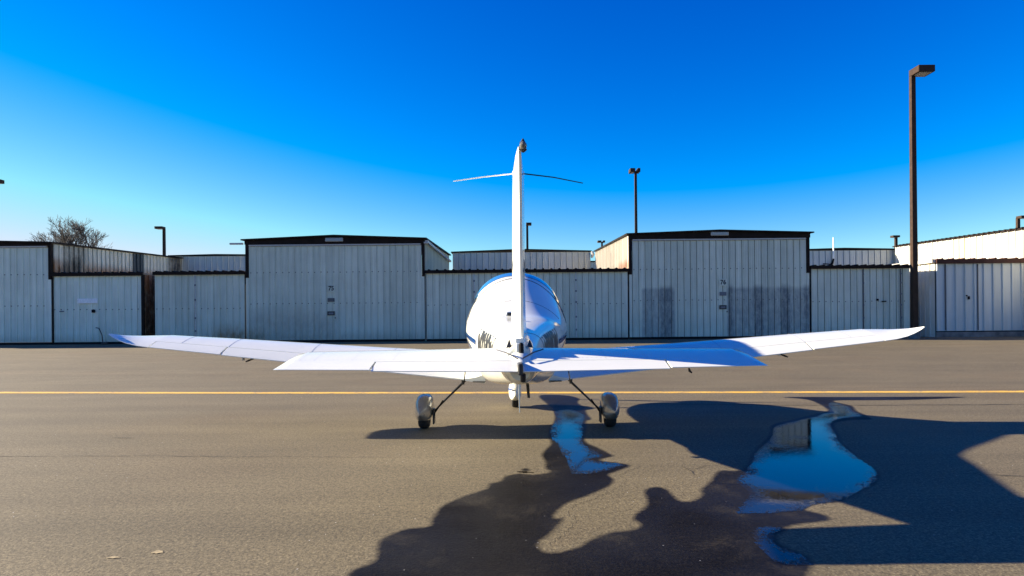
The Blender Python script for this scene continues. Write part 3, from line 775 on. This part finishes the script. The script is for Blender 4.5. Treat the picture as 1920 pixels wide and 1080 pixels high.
for i in range(13):                                      # sky reflection over the cabin, painted as a blue band
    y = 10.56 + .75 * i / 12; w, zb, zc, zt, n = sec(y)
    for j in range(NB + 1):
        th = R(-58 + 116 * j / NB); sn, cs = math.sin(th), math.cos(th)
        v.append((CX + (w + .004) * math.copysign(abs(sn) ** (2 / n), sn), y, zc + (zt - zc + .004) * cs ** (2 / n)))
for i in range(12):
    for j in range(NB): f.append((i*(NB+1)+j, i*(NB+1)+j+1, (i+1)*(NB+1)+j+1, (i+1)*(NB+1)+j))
MB().add(v, f).build('roof_sky_reflection', M_SKYBLUE, fus, smooth=60)
# small fittings on the spine
MB().loft([[(CX-.012, 7.95, 1.60), (CX+.012, 7.95, 1.60), (CX+.012, 8.15, 1.61), (CX-.012, 8.15, 1.61)], [(CX-.004, 7.95, 1.655), (CX+.004, 7.95, 1.655), (CX+.004, 8.02, 1.655), (CX-.004, 8.02, 1.655)]]).build('spine_antenna', M_WHITE, AC)
MB().loft([[(CX-.15, 8.62, 1.66), (CX-.05, 8.62, 1.67), (CX-.05, 8.9, 1.74), (CX-.15, 8.9, 1.73)], [(CX-.13, 8.64, 1.72), (CX-.07, 8.64, 1.725), (CX-.075, 8.9, 1.76), (CX-.125, 8.9, 1.755)]]).build('air_scoop', M_WHITE, AC, smooth=50)
MB().box((CX-.125, 8.615, 1.675), (CX-.072, 8.635, 1.712)).build('scoop_mouth', M_DARKM, AC)

# --- lifting surfaces
def foil(t, th):
    """half thickness at chord fraction t measured from the leading edge (blunt trailing edge)"""
    return th / .2 * (.2969 * math.sqrt(max(t, 0)) - .1260 * t - .3516 * t * t + .2843 * t ** 3 - .0975 * t ** 4)
def foil_ring(c, th, t0, t1, camber=.0, n=16, up=1.25, dn=.75):
    """closed ring of (distance ahead of trailing edge, height); t0..t1 chord fractions from the leading edge"""
    ts = [t0 + (t1 - t0) * (.5 - .5 * math.cos(math.pi * k / n)) for k in range(n + 1)]
    top = [((1 - t) * c, (up * foil(t, th)) * c + camber * c * 4 * t * (1 - t)) for t in ts]
    bot = [((1 - t) * c, (-dn * foil(t, th)) * c + camber * c * 4 * t * (1 - t)) for t in ts]
    return top + bot[::-1]

def surface(name, stations, t0, t1, mat, parent, sgn, drop=0.0, mirror_axis=CX, n=16, smooth=35):
    rings = []
    for (x, yte, zte, c, inc, th, cam_) in stations:
        r = []
        a = R(inc); hy = (1 - t0) * c
        for (d, h) in foil_ring(c, th, t0, t1, cam_, n):
            if drop:
                q = d - hy; dd = hy + q * math.cos(R(drop)) ; hh = h + q * math.sin(R(drop)); d, h = dd, hh
            r.append((mirror_axis + sgn * x, yte + d * math.cos(a) - h * math.sin(a), zte + d * math.sin(a) + h * math.cos(a)))
        rings.append(r)
    return MB().loft(rings).build(name, mat, parent, smooth=smooth)

def lerp_st(S, x):
    k = [s[0] for s in S]
    return (x, *[float(np.interp(x, k, [s[j] for s in S])) for j in range(1, 7)])

#       x     y te   z te   chord  incidence thickness camber
WING = [(.30, 9.34, .715, 1.62, 8.6, .165, .02),
        (.72, 9.40, .765, 1.50, 8.2, .16, .02),
        (2.2, 9.52, .912, 1.30, 7.6, .155, .02),
        (4.36, 9.72, 1.130, 1.06, 6.6, .145, .02),
        (5.50, 9.84, 1.243, .92, 5.6, .14, .02)]
TIP = [(5.50, 9.84, 1.243, .92, 5.6, .14, .02),
       (5.70, 9.875, 1.268, .84, 5.0, .13, .02),
       (5.88, 9.92, 1.305, .72, 3.6, .12, .015),
       (6.02, 9.96, 1.352, .56, 1.6, .11, .01),
       (6.12, 9.99, 1.396, .36, -.5, .10, 0),
       (6.175, 10.0, 1.432, .16, -2, .10, 0),
       (6.19, 10.0, 1.445, .06, -2, .10, 0)]
for s in (-1, 1):
    xs_ = [.30, .72, 1.2, 1.7, 2.2, 2.9, 3.6, 4.36, 5.0, 5.50]
    wg = surface('wing', [lerp_st(WING, x) for x in xs_], 0, .735, M_WHITE, AC, s)
    surface('flap', [lerp_st(WING, x) for x in (.76, 1.5, 2.2, 3.2, 4.36)], .747, 1, M_WHITE, AC, s, drop=1.2, n=8)
    surface('aileron', [lerp_st(WING, x) for x in (4.385, 5.0, 5.485)], .745, 1, M_WHITE, AC, s, drop=-.3, n=8)
    surface('wing_tip', TIP, 0, 1, M_WHITE, AC, s, n=18, smooth=50)
    # hinge fairings and the small fittings under the trailing edge
    for x in (3.95,):
        st = lerp_st(WING, x)
        X = CX + s * x
        MB().tube([(X, st[1] + .35, st[2] - .02), (X, st[1] + .05, st[2] - .045), (X + s*.02, st[1] - .01, st[2] - .06)], [.010, .014, .010], 6).build('flap_hinge', M_DARKM, AC)
        MB().box((X - .09, st[1] + .02, st[2] - .045), (X - .075, st[1] + .08, st[2] + .0)).build('tie_down_ring', M_STEEL, AC)
    # rib lines on the upper skin
    for x in (1.9, 3.1, 4.36, 5.1):
        st = lerp_st(WING, x); a = R(st[4]); pts = []
        for (d, h) in foil_ring(st[3], st[5], .12, .73, st[6], 12)[:13]:
            pts.append((CX + s * x, st[1] + d*math.cos(a) - h*math.sin(a), st[2] + d*math.sin(a) + (h+.0005)*math.cos(a)))
        MB().tube(pts, .0018, 4).build('skin_joint', M_RIVET, wg)

# wing root fillet
for s in (-1, 1):
    rings = []
    for x, up in ((.45, .10), (.60, .035), (.74, .0)):
        st = lerp_st(WING, x); r = []; a = R(st[4])
        for (d, h) in foil_ring(st[3] * 1.02, st[5], 0, 1, st[6], 14):
            r.append((CX + s * x, st[1] + d*math.cos(a) - h*math.sin(a) - .015, st[2] + d*math.sin(a) + h*math.cos(a) + (up if h > 0 else -.012)))
        rings.append(r)
    MB().loft(rings).build('wing_root_fillet', M_WHITE, AC, smooth=60)

# --- horizontal tail
STAB = [(.0, 5.23, 1.248, .98, 5.6, .105, 0), (1.97, 5.25, 1.268, .78, 5.2, .10, 0)]
STIP = [(1.88, 5.249, 1.267, .789, 5.2, .10, 0), (1.935, 5.25, 1.268, .74, 5.2, .085, 0), (1.962, 5.252, 1.268, .66, 5.2, .06, 0), (1.972, 5.255, 1.268, .56, 5.2, .03, 0)]
HT = .735
for s in (-1, 1):
    hs = surface('stabilizer', [lerp_st(STAB, x) for x in (.03, .4, .8, 1.19, 1.5, 1.88)], 0, HT, M_WHITE, AC, s)
    surface('stabilizer_end', [lerp_st(STAB, x) for x in (1.205, 1.5, 1.88)], HT + .001, 1, M_WHITE, AC, s, n=8)
    surface('stabilizer_tip', STIP, 0, 1, M_WHITE, AC, s, n=18, smooth=60)
    el = surface('elevator', [lerp_st(STAB, x) for x in (.022, .4, .8, 1.19)], HT + .012, 1, M_WHITE, AC, s, drop=2.5, n=8)
    rv = MB()
    def rivet(x, t):
        st = lerp_st(STAB, x); a = R(st[4]); c = st[3]; d = (1 - t) * c; h = 1.25 * foil(t, st[5]) * c + .0006
        p = (CX + s * x, st[1] + d*math.cos(a) - h*math.sin(a), st[2] + d*math.sin(a) + h*math.cos(a))
        rv.add([(p[0] + .0045*math.cos(k*math.pi/3), p[1] + .0045*math.sin(k*math.pi/3), p[2] + .0005 + .0045*math.sin(k*math.pi/3)*.05) for k in range(6)], [tuple(range(6))])
    for x in (.38, .72, 1.06, 1.40, 1.72, 1.84):
        for k in range(13): rivet(x, .14 + .045 * k)
    for k in range(46): rivet(.10 + k * .0385, .66)
    for k in range(46): rivet(.10 + k * .0385, .11)
    tag(rv.build('rivet_row', M_RIVET, hs), kind='stuff')
    MB().tube([(CX + s*.02, 5.42, 1.33), (CX + s*.11, 5.52, 1.372), (CX + s*.20, 5.66, 1.392)], .006, 5).build('elevator_cable', M_DARKM, AC)
MB().box((CX - .018, 5.215, 1.21), (CX + .018, 5.52, 1.30)).build('elevator_horn', M_DARKM, AC, bevel=.006)
MB().tube([(CX + .02, 5.24, 1.215), (CX + .02, 5.27, 1.16)], .022, 8).build('horn_weight', M_DARKM, AC)
MB().tube([(CX + 1.36, 5.32, 1.245), (CX + 1.36, 5.30, 1.225), (CX + 1.37, 5.28, 1.215)], [.008, .011, .007], 6).build('tie_down_ring', M_DARKM, AC)

# --- fin and rudder: stations by height (z, y leading, y trailing, thickness)
def fin_ring(z, yle, yte, th, t0, t1, defl=0.0, yh=None, n=10, te=.008):
    c = yle - yte; r = []
    ts = [t0 + (t1 - t0) * (.5 - .5 * math.cos(math.pi * k / n)) for k in range(n + 1)]
    for sgn, seq in ((-1, ts), (1, ts[::-1])):
        for t in seq:
            y = yle - t * c; x = sgn * (foil(t, 1.0) * th + te * t)
            if defl:
                q = yh - y; x, y = x + q * math.sin(R(defl)), yh - q * math.cos(R(defl))
            r.append((CX + x, y, z))
    return r
FIN = [(1.36, 7.30, 5.80, .19), (1.52, 7.05, 5.76, .155), (1.70, 6.80, 5.69, .132), (1.95, 6.58, 5.59, .118), (2.30, 6.30, 5.46, .110), (2.65, 6.05, 5.32, .102), (2.86, 5.88, 5.235, .094), (2.93, 5.78, 5.205, .076), (2.985, 5.62, 5.185, .05), (3.01, 5.46, 5.17, .02)]
HG = .66
def fin_at(z):
    k = [f[0] for f in FIN]
    return [float(np.interp(z, k, [f[j] for f in FIN])) for j in (1, 2, 3)]
fin = MB().loft([fin_ring(z, a, (b if z < 1.1 else b), th, 0, HG - .012) for z, a, b, th in FIN]).build('fin', M_WHITE, AC, smooth=40)
RUD = [(1.455,) + tuple(fin_at(1.455))] + [f for f in FIN if f[0] > 1.46]
rings = []
for z, a, b, th in RUD:
    yh = a - HG * (a - b)
    rings.append(fin_ring(z, a, b, th, HG, 1, 3.2, yh))
rud = MB().loft(rings).build('rudder', M_WHITE, AC, smooth=40)
# dorsal fillet blending the fin into the spine
rings = []
for u in range(9):
    k = u / 8; y = 7.35 - k * 1.7
    w, zb, zc, zt, n = sec(y); h = .008 + .10 * k ** .8; hw = .05 + .03 * (1 - k)
    rings.append([(CX - hw * 2.2, y, zt - .035), (CX - hw, y, zt + h * .25), (CX - .03, y, zt + h), (CX + .03, y, zt + h), (CX + hw, y, zt + h * .25), (CX + hw * 2.2, y, zt - .035)])
MB().loft(rings).build('dorsal_fillet', M_WHITE, AC, smooth=60)
# dark slot under the rudder
MB().tube([(CX + .012, 5.60, 1.305), (CX + .012, 5.60, 1.38), (CX + .012, 5.60, 1.435), (CX + .012, 5.602, 1.452)], [.021, .021, .021, .012], 10).build('rudder_stop_slot', M_BLACK, AC)
MB().loft([[(CX - .05, 5.615, 1.25), (CX + .055, 5.615, 1.25), (CX + .06, 5.9, 1.25), (CX - .05, 5.9, 1.25)], [(CX - .03, 5.625, 1.445), (CX + .038, 5.625, 1.445), (CX + .045, 5.9, 1.48), (CX - .045, 5.9, 1.48)]]).build('tail_fairing', M_WHITE, AC, bevel=.006)
for s in (-1, 1):
    MB().loft([[(CX + s*.075, 5.82, 1.405), (CX + s*.12, 5.82, 1.395), (CX + s*.095, 5.84, 1.465), (CX + s*.085, 5.84, 1.465)], [(CX + s*.07, 5.88, 1.41), (CX + s*.115, 5.88, 1.40), (CX + s*.09, 5.88, 1.46), (CX + s*.085, 5.88, 1.46)]]).build('air_outlet', M_DARKM, AC)
# tail light
zt_ = 3.005
MB().ball((CX + .034, 5.13, zt_), (.030, .045, .032)).build('tail_light', M_BEACON, AC, smooth=60)
MB().ball((CX + .034, 5.145, zt_), (.017, .02, .02)).build('bulb', M_DARKM, AC, smooth=60)
MB().tube([(CX + .034, 5.145, zt_ - .045), (CX + .034, 5.15, zt_ - .026)], [.012, .03], 12).build('light_base', M_DARKM, AC)
MB().tube([(CX + .03, 5.16, zt_ + .025), (CX + .033, 5.155, zt_ + .038), (CX + .033, 5.15, zt_ + .062)], [.026, .018, .004], 10).build('light_cap', M_DARKM, AC)
# whisker antennas
wl = [(CX - .04, 5.66, 2.90), (CX - .30, 5.63, 2.868), (CX - .552, 5.60, 2.828)]
wr = [(CX + .04, 5.66, 2.90), (CX + .30, 5.63, 2.860), (CX + .548, 5.60, 2.802)]
MB().tube(wl, [.006, .005, .004], 6).build('whisker_antenna', M_WHITE, AC)
MB().tube(wr, [.006, .005, .004], 6).build('whisker_antenna', M_DARKM, AC)
for s in (-1, 1): MB().ball((CX + s*.038, 5.66, 2.90), (.014, .03, .03)).build('antenna_root', M_WHITE, AC, smooth=60)
# blue curls on the fin
def fin_mark(pts, w, s=-1):
    v = []; f = []
    for i, (y, z) in enumerate(pts):
        a, b, th = fin_at(z); t = (a - y) / (a - b); x = s * (foil(t, 1.0) * th + .008 * t + .003)
        k = math.sin(math.pi * i / (len(pts) - 1)) * w + .003
        v += [(CX + x, y - k, z), (CX + x, y + k, z)]
    for i in range(len(pts) - 1): f.append((2*i, 2*i+1, 2*i+3, 2*i+2))
    return MB().add(v, f).build('curl_stripe', M_BLUE, fin)
for s in (-1, 1):
    fin_mark([(6.50 - .085*k, 1.93 + .045*k - .0016*k*k) for k in range(9)], .085, s)
    fin_mark([(6.48 - .075*k, 2.08 + .032*k) for k in range(7)], .03, s)

# --- undercarriage
def pant(x, y0, y1, w, z0, z1, name, parent):
    """wheel pant: blunt nose forward, wedge tail towards y0"""
    rings = []
    prof = [(0, .03, .42, .50), (.06, .22, .34, .58), (.18, .55, .18, .72), (.34, .84, .06, .90), (.52, 1, 0, 1), (.70, .98, 0, 1), (.84, .84, .05, .93), (.94, .55, .18, .78), (1, .12, .38, .55)]
    for u, kw, b, tp in prof:
        y = y0 + (y1 - y0) * u; hw = w / 2 * kw; za = z0 + (z1 - z0) * b; zb_ = z0 + (z1 - z0) * tp
        m = (za + zb_) / 2; hh = (zb_ - za) / 2
        rings.append([(x + hw * math.copysign(abs(math.sin(th))**.72, math.sin(th)), y, m + hh * math.copysign(abs(math.cos(th))**.72, math.cos(th))) for th in [2*math.pi*k/24 for k in range(24)]])
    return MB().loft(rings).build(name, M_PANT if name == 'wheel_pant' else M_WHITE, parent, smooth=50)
def tyre(x, y, r, w, parent):
    rings = []
    for u, k in ((-.5, .62), (-.5, .86), (-.36, .97), (-.15, 1), (.15, 1), (.36, .97), (.5, .86), (.5, .62)):
        rings.append([(x + u * w, y + r*k*math.cos(a), r + r*k*math.sin(a)) for a in [2*math.pi*j/32 for j in range(32)]])
    w_ = MB().loft(rings).build('wheel', M_TYRE, parent, smooth=40)
    MB().tube([(x - w*.46, y, r), (x + w*.46, y, r)], r * .55, 20).build('rim', M_STEEL, w_, smooth=30)
    return w_
for s in (-1, 1):
    X = CX + s * 1.385
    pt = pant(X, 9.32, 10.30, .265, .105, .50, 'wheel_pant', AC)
    tyre(X, 9.86, .19, .155, AC)
    MB().tube([(CX + s*.70, 9.78, .80), (CX + s*.80, 9.80, .68), (CX + s*1.05, 9.83, .44), (CX + s*1.23, 9.85, .26), (CX + s*1.29, 9.86, .21)], [.040, .030, .024, .022, .028], 10, .6).build('gear_leg', M_STRUT, AC, smooth=50)
    MB().tube([(CX + s*1.10, 9.80, .42), (CX + s*1.22, 9.78, .24), (CX + s*1.245, 9.78, .12)], .010, 6).build('brake_line', M_BLACK, AC)
    MB().box((X - s*.145 - .012, 9.76, .07), (X - s*.145 + .012, 9.92, .30)).build('brake_caliper', M_DARKM, AC, bevel=.008)
    MB().tube([(CX + s*.80, 9.74, .76), (CX + s*.795, 9.74, .66)], .022, 6).build('leg_clamp', M_STRUT, AC)
    MB().box((CX + s*.54 - .09, 9.30, .735), (CX + s*.54 + .09, 9.50, .748)).build('boarding_step', M_STRUT, AC, bevel=.004)
    MB().tube([(CX + s*.54, 9.42, .80), (CX + s*.54, 9.40, .742)], .012, 6).build('step_rod', M_STRUT, AC)
npn = pant(CX - .02, 11.55, 12.45, .235, .11, .47, 'nose_wheel_pant', AC)
for q, (za, zb_) in enumerate(((.36, .325), (.385, .375))):
    MB().add([(CX - .02 - .122, 11.9, za), (CX - .02 - .06, 11.64, za + .015), (CX - .02 - .06, 11.64, zb_ + .015), (CX - .02 - .122, 11.9, zb_)], [(0, 1, 2, 3)]).build('stripe', M_BLUE, npn)
tyre(CX - .02, 12.0, .17, .125, AC)
MB().tube([(CX - .02, 12.05, .40), (CX, 12.2, .62), (CX, 12.3, .80)], [.045, .04, .05], 10).build('nose_leg', M_WHITE, AC, smooth=50)
# belly fittings
MB().tube([(CX + .005, 7.0, .97), (CX + .005, 6.98, .80), (CX + .008, 6.96, .655)], [.008, .007, .005], 6).build('belly_whip_antenna', M_STEEL, AC)
MB().loft([[(CX + .10, 8.2, .86), (CX + .14, 8.2, .86), (CX + .14, 8.34, .86), (CX + .10, 8.34, .86)], [(CX + .117, 8.12, .66), (CX + .15, 8.12, .66), (CX + .15, 8.2, .66), (CX + .117, 8.2, .66)]]).build('belly_blade_antenna', M_STRUT, AC)
MB().tube([(CX + .25, 11.4, .76), (CX + .25, 11.2, .66), (CX + .25, 11.1, .64)], .045, 12).build('exhaust_pipe', M_DARKM, AC, smooth=50)
# spinner and propeller (on the far side)
rings = [[(CX + r*math.cos(a), 13.17 + d, 1.24 + r*math.sin(a)) for a in [2*math.pi*j/24 for j in range(24)]] for d, r in ((0, .18), (.08, .175), (.18, .14), (.27, .08), (.31, .015))]
MB().loft(rings).build('spinner', M_WHITE, AC, smooth=60)
for k in range(3):
    a0 = R(90 + 120 * k + 180); dx, dz = math.cos(a0), math.sin(a0); rings = []
    for rr, ch, tw in ((.12, .05, 60), (.3, .075, 42), (.55, .075, 28), (.8, .06, 20), (.93, .03, 17)):
        cx_, cz_ = CX + dx * rr, 1.24 + dz * rr; ca, sa = math.cos(R(tw)), math.sin(R(tw))
        rings.append([(cx_ - dz * u * ca, 13.26 + u * sa + v, cz_ + dx * u * ca) for u, v in ((-ch, 0), (0, .012), (ch, 0), (0, -.012))])
    MB().loft(rings).build('propeller_blade', M_DARKM, AC, smooth=60)
